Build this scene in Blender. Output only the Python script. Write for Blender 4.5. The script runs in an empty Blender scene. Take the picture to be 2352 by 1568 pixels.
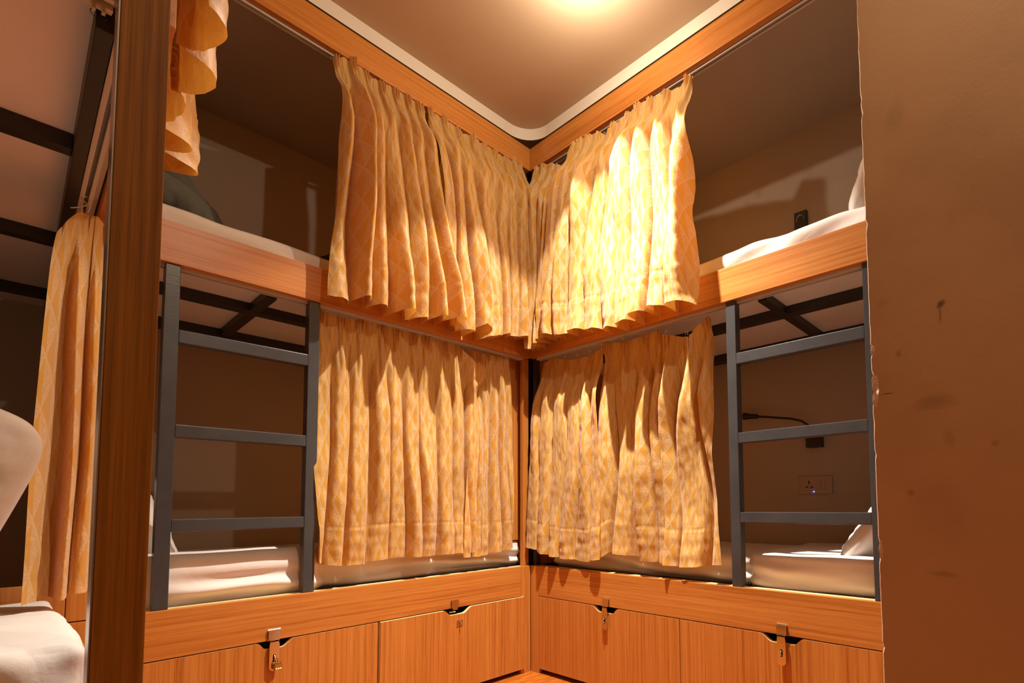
import bpy, bmesh, math, random
from mathutils import Vector, Matrix, noise
C = bpy.context.scene.collection
PI = math.pi
random.seed(7)

# ------------------------------------------------------------------ camera
F, PX, PY = 1193.85, 1386.21, 1088.15
cam_data = bpy.data.cameras.new('camera')
cam = bpy.data.objects.new('camera', cam_data); C.objects.link(cam)
cam_data.sensor_width = 36.0
cam_data.lens = F / 2352 * 36.0
cam_data.shift_x = -(PX - 1176) / 2352
cam_data.shift_y = (PY - 784) / 2352
cam_data.clip_start = 0.02
fw = Vector((0.75096261, 0.65771572, 0.05886595)); rt = Vector((0.659253, -0.75186013, -0.00958321))
up = rt.cross(fw)
M = Matrix((rt, up, -fw)).transposed().to_4x4()
M.translation = Vector((-1.677, -1.9454, 0.7907))
cam.matrix_world = M
bpy.context.scene.camera = cam

# ------------------------------------------------------------------ light, exposure
sc = bpy.context.scene
sc.view_settings.view_transform = 'Standard'
sc.view_settings.look = 'None'
sc.view_settings.gamma = 1.0
sc.view_settings.use_curve_mapping = False
sc.view_settings.exposure = 0.0
w = bpy.data.worlds.new('world'); sc.world = w; w.use_nodes = True
w.node_tree.nodes['Background'].inputs[0].default_value = (1.0, 0.75, 0.5, 1)
w.node_tree.nodes['Background'].inputs[1].default_value = 0.02
CEIL = 2.660
def spot(name, loc, target, power, size_deg, blend, radius, col):
    d = bpy.data.lights.new(name, 'SPOT'); d.energy = power; d.spot_size = math.radians(size_deg)
    d.spot_blend = blend; d.shadow_soft_size = radius; d.color = col
    o = bpy.data.objects.new(name, d); C.objects.link(o); o.location = loc
    o.rotation_euler = (Vector(target) - Vector(loc)).to_track_quat('-Z', 'Y').to_euler()
    return o
LAMP1 = (-0.45, -0.80)
LAMP2 = (-1.00, -2.15)
spot('downlight_beam', (LAMP1[0], LAMP1[1], CEIL - 0.03), (LAMP1[0], LAMP1[1], 0), 108, 95, 0.20, 0.012, (1.0, 0.93, 0.83))
spot('downlight_core', (LAMP1[0], LAMP1[1], CEIL - 0.03), (LAMP1[0], LAMP1[1], 0), 420, 80, 1.0, 0.012, (1.0, 0.92, 0.80))
def bulb(name, loc, power, radius, col):
    d = bpy.data.lights.new(name, 'POINT'); d.energy = power; d.shadow_soft_size = radius; d.color = col
    o = bpy.data.objects.new(name, d); C.objects.link(o); o.location = loc
bulb('downlight_spill', (LAMP1[0], LAMP1[1], CEIL - 0.115), 12, 0.010, (1.0, 0.86, 0.68))
bulb('downlight_rear', (LAMP2[0], LAMP2[1], CEIL - 0.090), 27, 0.015, (1.0, 0.84, 0.62))

# ------------------------------------------------------------------ helpers
def tag(o, label=None, cat=None, group=None, kind=None):
    if label: o['label'] = label
    if cat: o['category'] = cat
    if group: o['group'] = group
    if kind: o['kind'] = kind
    return o
def thing(name, label, cat, loc=(0, 0, 0), group=None):
    o = bpy.data.objects.new(name, None); C.objects.link(o); o.location = loc
    o.empty_display_size = 0.05
    return tag(o, label, cat, group)
def wloc(p):
    v = Vector((0, 0, 0))
    while p is not None:
        v += p.location; p = p.parent
    return v
def obj(name, bm, mat, parent=None, smooth=False, label=None):
    """links bm (world coordinates) as one mesh object under its thing"""
    base = wloc(parent) if parent else Vector((0, 0, 0))
    bmesh.ops.translate(bm, verts=bm.verts, vec=-base)
    me = bpy.data.meshes.new(name); bm.to_mesh(me); bm.free()
    for m in (mat if isinstance(mat, (list, tuple)) else [mat]): me.materials.append(m)
    if smooth:
        for p in me.polygons: p.use_smooth = True
    o = bpy.data.objects.new(name, me); C.objects.link(o)
    if parent: o.parent = parent
    if label: o['label'] = label
    return o
def box(bm, x0, x1, y0, y1, z0, z1, bev=0.0015):
    r = bmesh.ops.create_cube(bm, size=1)
    vs = r['verts']
    for v in vs:
        v.co = Vector(((x0 + x1) / 2 + v.co.x * (x1 - x0), (y0 + y1) / 2 + v.co.y * (y1 - y0), (z0 + z1) / 2 + v.co.z * (z1 - z0)))
    if bev:
        es = list({e for v in vs for e in v.link_edges})
        bmesh.ops.bevel(bm, geom=es, offset=bev, segments=2, affect='EDGES', profile=0.6)
    return bm
def bx(*a, bev=0.0015):
    return box(bmesh.new(), *a, bev=bev)
def tube(bm, pts, r, seg=10, closed=False, cap=True):
    pts = [Vector(p) for p in pts]; n = len(pts); rings = []
    rr = r if isinstance(r, (list, tuple)) else [r] * n
    prev = None
    for i, p in enumerate(pts):
        if closed: t = pts[(i + 1) % n] - pts[i - 1]
        else: t = pts[min(i + 1, n - 1)] - pts[max(i - 1, 0)]
        t.normalize()
        if prev is None:
            a = Vector((0, 0, 1)) if abs(t.z) < .9 else Vector((1, 0, 0))
            u = t.cross(a).normalized()
        else:
            u = (prev - t * prev.dot(t)).normalized()
        prev = u; v = t.cross(u)
        rings.append([bm.verts.new(p + (u * math.cos(2 * PI * k / seg) + v * math.sin(2 * PI * k / seg)) * rr[i]) for k in range(seg)])
    m = n if closed else n - 1
    for i in range(m):
        A, B = rings[i], rings[(i + 1) % n]
        for k in range(seg):
            bm.faces.new((A[k], A[(k + 1) % seg], B[(k + 1) % seg], B[k]))
    if cap and not closed:
        bm.faces.new(rings[0][::-1]); bm.faces.new(rings[-1])
    return bm
def prism(bm, poly, mapf, t0, t1):
    """extrudes a 2-D outline (s,z) between depths t0 and t1; mapf(s,t,z)->point"""
    a = [bm.verts.new(mapf(s, t0, z)) for s, z in poly]
    b = [bm.verts.new(mapf(s, t1, z)) for s, z in poly]
    bm.faces.new(a); bm.faces.new(b[::-1]); n = len(poly)
    for i in range(n):
        bm.faces.new((a[i], b[i], b[(i + 1) % n], a[(i + 1) % n]))
    bmesh.ops.recalc_face_normals(bm, faces=bm.faces)
    return bm
def fn(x, y, z=0.0): return noise.noise(Vector((x, y, z)))
def sm(a, b, x):
    t = max(0.0, min(1.0, (x - a) / (b - a))); return t * t * (3 - 2 * t)

# ------------------------------------------------------------------ materials
def new_mat(name):
    m = bpy.data.materials.new(name); m.use_nodes = True
    nt = m.node_tree; b = nt.nodes['Principled BSDF']
    return m, nt, b
def N(nt, typ, **kw):
    n = nt.nodes.new(typ)
    for k, v in kw.items(): setattr(n, k, v)
    return n
def ramp(nt, stops, interp='LINEAR'):
    r = N(nt, 'ShaderNodeValToRGB'); cr = r.color_ramp; cr.interpolation = interp
    while len(cr.elements) < len(stops): cr.elements.new(0.5)
    for e, (p, c) in zip(cr.elements, stops):
        e.position = p; e.color = (*c, 1) if len(c) == 3 else c
    return r
def wood(name, axis, dark=(0.30, 0.090, 0.013), mid=(0.49, 0.170, 0.030), light=(0.60, 0.250, 0.055), rough=0.34):
    m, nt, b = new_mat(name); L = nt.links
    tc = N(nt, 'ShaderNodeTexCoord'); mp = N(nt, 'ShaderNodeMapping')
    s = [110, 110, 110]; s[axis] = 1.3
    mp.inputs['Scale'].default_value = s
    L.new(tc.outputs['Object'], mp.inputs['Vector'])
    n1 = N(nt, 'ShaderNodeTexNoise'); n1.inputs['Scale'].default_value = 1.0; n1.inputs['Detail'].default_value = 4; n1.inputs['Roughness'].default_value = .55
    L.new(mp.outputs[0], n1.inputs['Vector'])
    mp2 = N(nt, 'ShaderNodeMapping'); s2 = [460, 460, 460]; s2[axis] = 9
    mp2.inputs['Scale'].default_value = s2; L.new(tc.outputs['Object'], mp2.inputs['Vector'])
    n2 = N(nt, 'ShaderNodeTexNoise'); n2.inputs['Scale'].default_value = 1.0; n2.inputs['Detail'].default_value = 2
    L.new(mp2.outputs[0], n2.inputs['Vector'])
    mp3 = N(nt, 'ShaderNodeMapping'); s3 = [11, 11, 11]; s3[axis] = .35
    mp3.inputs['Scale'].default_value = s3; L.new(tc.outputs['Object'], mp3.inputs['Vector'])
    n3 = N(nt, 'ShaderNodeTexNoise'); n3.inputs['Scale'].default_value = 1.0; n3.inputs['Detail'].default_value = 1
    L.new(mp3.outputs[0], n3.inputs['Vector'])
    a = N(nt, 'ShaderNodeMath', operation='MULTIPLY_ADD'); a.inputs[1].default_value = .45
    L.new(n2.outputs[0], a.inputs[0]); L.new(n1.outputs[0], a.inputs[2])
    a2 = N(nt, 'ShaderNodeMath', operation='MULTIPLY_ADD'); a2.inputs[1].default_value = .35
    L.new(n3.outputs[0], a2.inputs[0]); L.new(a.outputs[0], a2.inputs[2])
    mr = N(nt, 'ShaderNodeMapRange'); mr.inputs[1].default_value = .62; mr.inputs[2].default_value = 1.16
    L.new(a2.outputs[0], mr.inputs[0])
    r = ramp(nt, [(0.0, dark), (0.42, mid), (1.0, light)])
    L.new(mr.outputs[0], r.inputs[0]); L.new(r.outputs[0], b.inputs['Base Color'])
    b.inputs['Roughness'].default_value = rough
    b.inputs['Specular IOR Level'].default_value = .45
    bp = N(nt, 'ShaderNodeBump'); bp.inputs['Strength'].default_value = .06; bp.inputs['Distance'].default_value = .001
    L.new(n2.outputs[0], bp.inputs['Height']); L.new(bp.outputs[0], b.inputs['Normal'])
    return m
WX, WY, WZ = wood('laminate_grain_x', 0), wood('laminate_grain_y', 1), wood('laminate_grain_z', 2)
def plain(name, col, rough=.6, metal=0.0, bump=0.0, bscale=60.0, var=0.0, vscale=3.0):
    m, nt, b = new_mat(name); L = nt.links
    b.inputs['Base Color'].default_value = (*col, 1); b.inputs['Roughness'].default_value = rough; b.inputs['Metallic'].default_value = metal
    tc = N(nt, 'ShaderNodeTexCoord')
    if bump:
        n = N(nt, 'ShaderNodeTexNoise'); n.inputs['Scale'].default_value = bscale; n.inputs['Detail'].default_value = 4
        L.new(tc.outputs['Object'], n.inputs['Vector'])
        bp = N(nt, 'ShaderNodeBump'); bp.inputs['Strength'].default_value = bump; bp.inputs['Distance'].default_value = .002
        L.new(n.outputs[0], bp.inputs['Height']); L.new(bp.outputs[0], b.inputs['Normal'])
    if var:
        n = N(nt, 'ShaderNodeTexNoise'); n.inputs['Scale'].default_value = vscale; n.inputs['Detail'].default_value = 3
        L.new(tc.outputs['Object'], n.inputs['Vector'])
        r = ramp(nt, [(.3, tuple(c * (1 - var) for c in col)), (.7, tuple(min(1, c * (1 + var)) for c in col))])
        L.new(n.outputs[0], r.inputs[0]); L.new(r.outputs[0], b.inputs['Base Color'])
    return m
STEEL = plain('grey_painted_steel', (0.052, 0.052, 0.054), .30, 0.0, .12, 180, .12, 14)
DARKSTEEL_SHADE = plain('dark_steel_and_shade', (0.022, 0.018, 0.016), .45, 0.0)  # steel parts; also the shade painted under the lip and inside the lockers
SILVER = plain('brushed_steel_strip', (0.42, 0.40, 0.38), .3, 1.0)
CHROME = plain('polished_steel', (0.72, 0.68, 0.62), .12, 1.0)
BRASS = plain('brass', (0.62, 0.38, 0.10), .28, 1.0)
ALU = plain('white_track', (0.55, 0.50, 0.44), .4)
WHITEP = plain('white_board', (0.84, 0.74, 0.66), .6, 0, .04, 30, .05, 4)
PALE = plain('pale_plywood_edge', (0.80, 0.55, 0.27), .6)
BLACK = plain('black_plastic', (0.012, 0.012, 0.013), .4)
PLATE = plain('brown_white_plate', (0.40, 0.30, 0.25), .35)
GLIDE = plain('cream_plastic', (0.62, 0.50, 0.33), .5)
INNER = plain('bunk_wall_paint', (0.42, 0.34, 0.26), .75, 0, .08, 90, .05, 2)
LIP = plain('cream_trim_paint', (0.70, 0.62, 0.50), .6, 0, .05, 60)
CEILM = plain('ceiling_paint', (0.46, 0.34, 0.22), .8, 0, .06, 70, .04, 1.5)
SHEET, nt_, b_ = new_mat('white_cotton_sheet')
def cloth_mat(m, nt, b, col, rough=.85, wr=.35, scale=900):
    L = nt.links; tc = N(nt, 'ShaderNodeTexCoord')
    b.inputs['Base Color'].default_value = (*col, 1); b.inputs['Roughness'].default_value = rough
    b.inputs['Sheen Weight'].default_value = .15
    n = N(nt, 'ShaderNodeTexNoise'); n.inputs['Scale'].default_value = 22; n.inputs['Detail'].default_value = 5; n.inputs['Distortion'].default_value = .6
    L.new(tc.outputs['Object'], n.inputs['Vector'])
    n2 = N(nt, 'ShaderNodeTexNoise'); n2.inputs['Scale'].default_value = scale; L.new(tc.outputs['Object'], n2.inputs['Vector'])
    a = N(nt, 'ShaderNodeMath', operation='MULTIPLY_ADD'); a.inputs[1].default_value = .06
    L.new(n2.outputs[0], a.inputs[0]); L.new(n.outputs[0], a.inputs[2])
    bp = N(nt, 'ShaderNodeBump'); bp.inputs['Strength'].default_value = wr; bp.inputs['Distance'].default_value = .006
    L.new(a.outputs[0], bp.inputs['Height']); L.new(bp.outputs[0], b.inputs['Normal'])
    return m
cloth_mat(SHEET, nt_, b_, (0.78, 0.71, 0.66))
m_, nt_, b_ = new_mat('grey_green_fabric'); TROUS = cloth_mat(m_, nt_, b_, (0.10, 0.098, 0.075), .8, .35)
m_, nt_, b_ = new_mat('navy_fabric'); NAVY = cloth_mat(m_, nt_, b_, (0.012, 0.016, 0.035), .9, .5)
m_, nt_, b_ = new_mat('pale_blue_fabric'); PBLUE = cloth_mat(m_, nt_, b_, (0.10, 0.20, 0.28), .9, .4)
m_, nt_, b_ = new_mat('shaded_white_cotton'); SHADED_COTTON = cloth_mat(m_, nt_, b_, (0.42, 0.32, 0.24), .85, .25)  # white cotton made darker; the pillow's shade is put into its colour

# curtain cloth: woven harlequin of tall rhombi, one half of each rough and pale, the other smooth and golden
def curtain_mat():
    m, nt, b = new_mat('gold_harlequin_curtain'); L = nt.links
    uv = N(nt, 'ShaderNodeUVMap'); uv.uv_map = 'UVMap'
    sep = N(nt, 'ShaderNodeSeparateXYZ'); L.new(uv.outputs[0], sep.inputs[0])
    def mth(op, a, b2=None, c=None):
        n = N(nt, 'ShaderNodeMath', operation=op)
        for i, v in enumerate((a, b2, c)):
            if v is None: continue
            if isinstance(v, (int, float)): n.inputs[i].default_value = v
            else: L.new(v, n.inputs[i])
        return n.outputs[0]
    U = mth('MULTIPLY', sep.outputs[0], 1 / 0.040); V = mth('MULTIPLY', sep.outputs[1], 1 / 0.112)
    p = mth('FRACT', mth('ADD', U, V)); q = mth('FRACT', mth('SUBTRACT', U, V))
    tri = mth('GREATER_THAN', mth('ADD', p, q), 1.0)
    edge = mth('MINIMUM', mth('MINIMUM', p, q), mth('MINIMUM', mth('SUBTRACT', 1.0, p), mth('SUBTRACT', 1.0, q)))
    line = mth('LESS_THAN', edge, 0.035)
    tc = N(nt, 'ShaderNodeTexCoord')
    nz = N(nt, 'ShaderNodeTexNoise'); nz.inputs['Scale'].default_value = 240; nz.inputs['Detail'].default_value = 3; nz.inputs['Distortion'].default_value = 1.2
    L.new(uv.outputs[0], nz.inputs['Vector'])
    big = N(nt, 'ShaderNodeTexNoise'); big.inputs['Scale'].default_value = 14; big.inputs['Detail'].default_value = 4
    L.new(uv.outputs[0], big.inputs['Vector'])
    rough_col = ramp(nt, [(.35, (0.68, 0.39, 0.10)), (.65, (0.80, 0.55, 0.27))]); L.new(nz.outputs[0], rough_col.inputs[0])
    mix = N(nt, 'ShaderNodeMix', data_type='RGBA'); L.new(tri, mix.inputs[0])
    mix.inputs[6].default_value = (0.70, 0.365, 0.050, 1); L.new(rough_col.outputs[0], mix.inputs[7])
    mix2 = N(nt, 'ShaderNodeMix', data_type='RGBA'); L.new(mth('MULTIPLY', line, .7), mix2.inputs[0])
    L.new(mix.outputs[2], mix2.inputs[6]); mix2.inputs[7].default_value = (0.80, 0.56, 0.28, 1)
    blotch = N(nt, 'ShaderNodeMix', data_type='RGBA', blend_type='MULTIPLY'); blotch.inputs[0].default_value = .15
    br = ramp(nt, [(.35, (.72, .66, .58)), (.6, (1, 1, 1))]); L.new(big.outputs[0], br.inputs[0])
    L.new(mix2.outputs[2], blotch.inputs[6]); L.new(br.outputs[0], blotch.inputs[7])
    L.new(blotch.outputs[2], b.inputs['Base Color'])
    b.inputs['Roughness'].default_value = .52; b.inputs['Sheen Weight'].default_value = .35
    b.inputs['Specular IOR Level'].default_value = .5
    h = mth('ADD', mth('MULTIPLY', mth('MULTIPLY', nz.outputs[0], tri), 1.0), mth('MULTIPLY', big.outputs[0], 1.6))
    bp = N(nt, 'ShaderNodeBump'); bp.inputs['Strength'].default_value = .5; bp.inputs['Distance'].default_value = .0022
    L.new(h, bp.inputs['Height']); L.new(bp.outputs[0], b.inputs['Normal'])
    tr = N(nt, 'ShaderNodeBsdfTranslucent'); tr.inputs[0].default_value = (0.90, 0.44, 0.06, 1)
    L.new(bp.outputs[0], tr.inputs[1])
    ms = N(nt, 'ShaderNodeMixShader'); ms.inputs[0].default_value = .30
    L.new(b.outputs[0], ms.inputs[1]); L.new(tr.outputs[0], ms.inputs[2])
    L.new(ms.outputs[0], nt.nodes['Material Output'].inputs[0])
    return m
CURT = curtain_mat()
# floor
FLOORM, nt_, b_ = new_mat('varnished_floor'); L_ = nt_.links
tc_ = N(nt_, 'ShaderNodeTexCoord'); mp_ = N(nt_, 'ShaderNodeMapping'); mp_.inputs['Scale'].default_value = (3, 26, 1); mp_.inputs['Rotation'].default_value = (0, 0, .78)
L_.new(tc_.outputs['Object'], mp_.inputs[0])
n_ = N(nt_, 'ShaderNodeTexNoise'); n_.inputs['Scale'].default_value = 2.2; n_.inputs['Detail'].default_value = 5; n_.inputs['Distortion'].default_value = 1.5
L_.new(mp_.outputs[0], n_.inputs[0])
r_ = ramp(nt_, [(.3, (0.26, 0.055, 0.008)), (.55, (0.50, 0.14, 0.018)), (.75, (0.62, 0.22, 0.04))]); L_.new(n_.outputs[0], r_.inputs[0])
L_.new(r_.outputs[0], b_.inputs['Base Color']); b_.inputs['Roughness'].default_value = .22
# stained painted wall on the right
RWALL, nt_, b_ = new_mat('scuffed_brown_wall_paint'); L_ = nt_.links
tc_ = N(nt_, 'ShaderNodeTexCoord')
n_ = N(nt_, 'ShaderNodeTexNoise'); n_.inputs['Scale'].default_value = 4.5; n_.inputs['Detail'].default_value = 5
L_.new(tc_.outputs['Object'], n_.inputs[0])
r_ = ramp(nt_, [(.30, (0.43, 0.25, 0.115)), (.50, (0.49, 0.30, 0.145)), (.72, (0.52, 0.31, 0.15))]); L_.new(n_.outputs[0], r_.inputs[0])
prev = r_.outputs[0]
def stain(prev, y, z, ry, rz, col, fac, nscale=30, nz=.7):
    mp = N(nt_, 'ShaderNodeMapping'); mp.vector_type = 'POINT'
    mp.inputs['Scale'].default_value = (0, 1 / ry, 1 / rz); mp.inputs['Location'].default_value = (0, -y / ry, -z / rz)
    L_.new(tc_.outputs['Object'], mp.inputs[0])
    ln = N(nt_, 'ShaderNodeVectorMath', operation='LENGTH'); L_.new(mp.outputs[0], ln.inputs[0])
    nn = N(nt_, 'ShaderNodeTexNoise'); nn.inputs['Scale'].default_value = nscale; nn.inputs['Detail'].default_value = 4; L_.new(tc_.outputs['Object'], nn.inputs[0])
    ad = N(nt_, 'ShaderNodeMath', operation='MULTIPLY_ADD'); ad.inputs[1].default_value = nz * 2; L_.new(nn.outputs[0], ad.inputs[0]); L_.new(ln.outputs['Value'], ad.inputs[2])
    mr = N(nt_, 'ShaderNodeMapRange'); mr.inputs[1].default_value = 1.0 + nz; mr.inputs[2].default_value = .35 + nz; mr.inputs[3].default_value = 0; mr.inputs[4].default_value = fac
    L_.new(ad.outputs[0], mr.inputs[0])
    mx = N(nt_, 'ShaderNodeMix', data_type='RGBA'); L_.new(mr.outputs[0], mx.inputs[0]); L_.new(prev, mx.inputs[6]); mx.inputs[7].default_value = (*col, 1)
    return mx.outputs[2]
DK = (0.10, 0.045, 0.015)
prev = stain(prev, -1.8020, 1.1395, 0.0079, 0.0093, DK, .85, 60, .9)
prev = stain(prev, -1.8007, 1.1210, 0.0020, 0.0199, DK, .6, 60, .5)
prev = stain(prev, -1.7113, 0.9932, 0.0159, 0.0011, (0.05, .02, .01), .95, 30, .1)
prev = stain(prev, -1.7874, 0.9654, 0.0364, 0.0185, DK, .28, 24, .9)
prev = stain(prev, -1.8060, 0.9025, 0.0119, 0.0232, (.34, .16, .04), .35, 24, .8)
prev = stain(prev, -1.7431, 0.8065, 0.0079, 0.0066, DK, .35, 40, .4)
prev = stain(prev, -1.8689, 0.8860, 0.0066, 0.0079, DK, .3, 40, .4)
prev = stain(prev, -1.7332, 1.0647, 0.0060, 0.0079, DK, .35, 40, .4)
prev = stain(prev, -1.7828, 0.6642, 0.0298, 0.0066, DK, .3, 40, 1.0)
prev = stain(prev, -1.7431, 1.5248, 0.0199, 0.0397, DK, .12, 20, .8)
prev = stain(prev, -1.7100, 1.1673, 0.0132, 0.0146, DK, .15, 30, .8)
L_.new(prev, b_.inputs['Base Color']); b_.inputs['Roughness'].default_value = .62
nn = N(nt_, 'ShaderNodeTexNoise'); nn.inputs['Scale'].default_value = 120; nn.inputs['Detail'].default_value = 5; L_.new(tc_.outputs['Object'], nn.inputs[0])
bp = N(nt_, 'ShaderNodeBump'); bp.inputs['Strength'].default_value = .18; bp.inputs['Distance'].default_value = .002
L_.new(nn.outputs[0], bp.inputs['Height']); L_.new(bp.outputs[0], b_.inputs['Normal'])
PLASTER = plain('bare_plaster', (0.62, 0.42, 0.30), .9, 0, .6, 200)
EMIT, nt_, b_ = new_mat('lamp_diffuser'); b_.inputs['Emission Color'].default_value = (1, .78, .52, 1); b_.inputs['Emission Strength'].default_value = 14
LED, nt_, b_ = new_mat('blue_indicator'); b_.inputs['Emission Color'].default_value = (0.02, .10, 1.0, 1); b_.inputs['Emission Strength'].default_value = 14
PINK = plain('white_ladder_paint', (0.8, 0.8, 0.8), .5)

# ------------------------------------------------------------------ the room
YB, XB = 0.85, 0.76           # back walls of the two bunk recesses
XL, YN = -2.75, -3.4
def struct(name, bm, m): return tag(obj(name, bm, m), kind='structure')
struct('floor', bx(XL - .1, 1.0, YN - .1, 1.1, -.05, 0, bev=0), FLOORM)
struct('ceiling', bx(XL - .1, 1.0, YN - .1, 1.1, CEIL, CEIL + .08, bev=0), CEILM)
struct('wall_back', bx(XL, 1.0, YB, YB + .1, 0, CEIL, bev=0), INNER)
struct('wall_left', bx(XL - .1, XL, YN, YB, 0, CEIL, bev=0), INNER)
struct('wall_right', bx(XB, XB + .1, -1.69, YB, 0, CEIL, bev=0), INNER)
struct('wall_near', bx(XL, 1.0, YN - .1, YN, 0, CEIL, bev=0), RWALL)
# lowered ceilings over the bunks, ending in a cream lip that rounds the corner
struct('ceiling_left_bunk', bx(XL, -1.56, -1.02, YB, 2.57, CEIL - .002, bev=0), INNER)
struct('ceiling_back_bunk', bx(-1.56, .02, .02, YB, 2.57, CEIL - .002, bev=0), INNER)
struct('ceiling_right_bunk', bx(.02, XB, -1.69, YB, 2.57, CEIL - .002, bev=0), INNER)
# lip path
def lip_path(off):
    R = .13; p = []
    p.append((-1.53, -off)); 
    n = 14
    for i in range(n + 1):
        a = PI / 2 - i * (PI / 2) / n
        p.append((-off - R + R * math.cos(a), -off - R + R * math.sin(a)))
    p.append((-off, -1.60))
    return p
bm = bmesh.new()
inner = lip_path(.005); outer = [(-1.53, .02)] + [(.02, .02)] * (len(inner) - 2) + [(.02, -1.60)]
Z0, Z1 = 2.6022, CEIL + .002
vi0 = [bm.verts.new((x, y, Z0)) for x, y in inner]; vi1 = [bm.verts.new((x, y, Z1)) for x, y in inner]
for i in range(len(inner) - 1): bm.faces.new((vi0[i], vi0[i + 1], vi1[i + 1], vi1[i]))
bmesh.ops.recalc_face_normals(bm, faces=bm.faces)
struct('trim_1', bm, LIP)
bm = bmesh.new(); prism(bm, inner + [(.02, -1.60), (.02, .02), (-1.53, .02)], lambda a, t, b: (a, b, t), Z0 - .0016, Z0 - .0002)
struct('lip_shade_plate', bm, DARKSTEEL_SHADE)  # dark plate: its colour stands in for the shadow gap below the lip
# pillar wall on the right with a chipped corner
bm = bmesh.new()
nz_ = 260; cols = [0, .004, .010, .02, .04, .08]
rows = []
YE = -1.685
for i in range(nz_ + 1):
    z = CEIL * i / nz_
    ch = 0.0
    for zc, wd, dp in ((1.0826, 0.0119, 0.0040), (1.0151, 0.0232, 0.0073), (0.9952, 0.0132, 0.0079), (0.7006, 0.0199, 0.0053), (1.3262, 0.0079, 0.0040), (1.5579, 0.0079, 0.0033), (1.5844, 0.0053, 0.0026), (0.5252, 0.0066, 0.0040), (0.4060, 0.0079, 0.0053), (0.4325, 0.0199, 0.0026), (0.8827, 0.0066, 0.0026), (1.7234, 0.0066, 0.0020)):
        ch += dp * max(0.0, 1 - ((z - zc) / wd) ** 2)
    ch += .0012 * fn(z * 40, 3) + .0008 * fn(z * 130, 9)
    row = []
    row.append(bm.verts.new((-.50, YE - ch * .3, z)))
    row.append(bm.verts.new((-.596 + ch * .6, YE - ch * .5, z)))
    row.append(bm.verts.new((-.600, YE - .002 - ch, z)))
    row.append(bm.verts.new((-.600, YE - .03, z)))
    row.append(bm.verts.new((-.600, YN, z)))
    rows.append(row)
for i in range(nz_):
    for k in range(4):
        f = bm.faces.new((rows[i][k], rows[i][k + 1], rows[i + 1][k + 1], rows[i + 1][k]))
        f.material_index = 1 if k in (0, 1) else 0
bmesh.ops.recalc_face_normals(bm, faces=bm.faces)
pillar = struct('wall_pillar', bm, [RWALL, PLASTER])
bm = bmesh.new(); box(bm, -.59, XB + .1, YN, -1.6905, 0, CEIL, bev=0)
struct('wall_pillar_core', bm, INNER)
# chipped plaster patches by the corner, each thin and ragged
for (y, z, ry, rz) in ((-1.6908, 1.0171, 0.0066, 0.0159), (-1.6901, 0.9853, 0.0060, 0.0146), (-1.6895, 1.0800, 0.0040, 0.0119), (-1.6901, 0.7006, 0.0040, 0.0185), (-1.6881, 0.4259, 0.0026, 0.0199)):
    bm = bmesh.new(); c0 = bm.verts.new((-.6012, y, z)); ring = []
    for k in range(26):
        a = 2 * PI * k / 26; q = 1 + .45 * fn(math.cos(a) * 1.7 + y * 90, math.sin(a) * 1.7 + z * 30)
        ring.append(bm.verts.new((-.6002, min(YE - .0005, y + ry * q * math.cos(a)), z + rz * q * math.sin(a))))
    for k in range(26): bm.faces.new((c0, ring[k], ring[(k + 1) % 26]))
    bmesh.ops.recalc_face_normals(bm, faces=bm.faces)
    o = obj('plaster_chip', bm, PLASTER, pillar)

# ------------------------------------------------------------------ bunks
def mapA(s, t, z): return (s, t, z)          # back bunk: s = x, t = depth behind the front plane
def mapB(s, t, z): return (t, s, z)          # right bunk: s = y
def sbox(mp, s0, s1, t0, t1, z0, z1, bev=.0015, bm=None):
    bm = bm or bmesh.new()
    a = mp(s0, t0, z0); b = mp(s1, t1, z1)
    return box(bm, min(a[0], b[0]), max(a[0], b[0]), min(a[1], b[1]), max(a[1], b[1]), z0, z1, bev)
def door_outline(s0, s1, z0, z1, n0, n1, nb0, nb1, nz):
    pts = [(s0, z0), (s1, z0), (s1, z1)]
    def rnd(c, d0, d1, r=.009, n=5):
        out = []
        for i in range(n + 1):
            t = i / n
            a = (c[0] + d0[0] * r * (1 - t), c[1] + d0[1] * r * (1 - t)); b = (c[0] + d1[0] * r * t, c[1] + d1[1] * r * t)
            out.append((a[0] * (1 - t) + b[0] * t, a[1] * (1 - t) + b[1] * t))
        return out
    def un(a, b):
        l = math.hypot(b[0] - a[0], b[1] - a[1]); return ((b[0] - a[0]) / l, (b[1] - a[1]) / l)
    P1, P2, P3, P4 = (n1, z1), (nb1, nz), (nb0, nz), (n0, z1)
    pts += rnd(P1, un(P1, (s1, z1)), un(P1, P2)) + rnd(P2, un(P2, P1), un(P2, P3)) + rnd(P3, un(P3, P2), un(P3, P4)) + rnd(P4, un(P4, P3), un(P4, (s0, z1)))
    pts.append((s0, z1))
    return pts
def rounded_strap(s, z_top, z_bot, wdt, r=.012, n=8):
    h = wdt / 2
    pts = [(s - h, z_top), (s + h, z_top), (s + h, z_bot + r)]
    for i in range(1, n): 
        a = -i * PI / n
        pts.append((s + h * math.cos(a), z_bot + r + r * math.sin(a)))
    pts.append((s - h, z_bot + r))
    return pts
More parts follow.
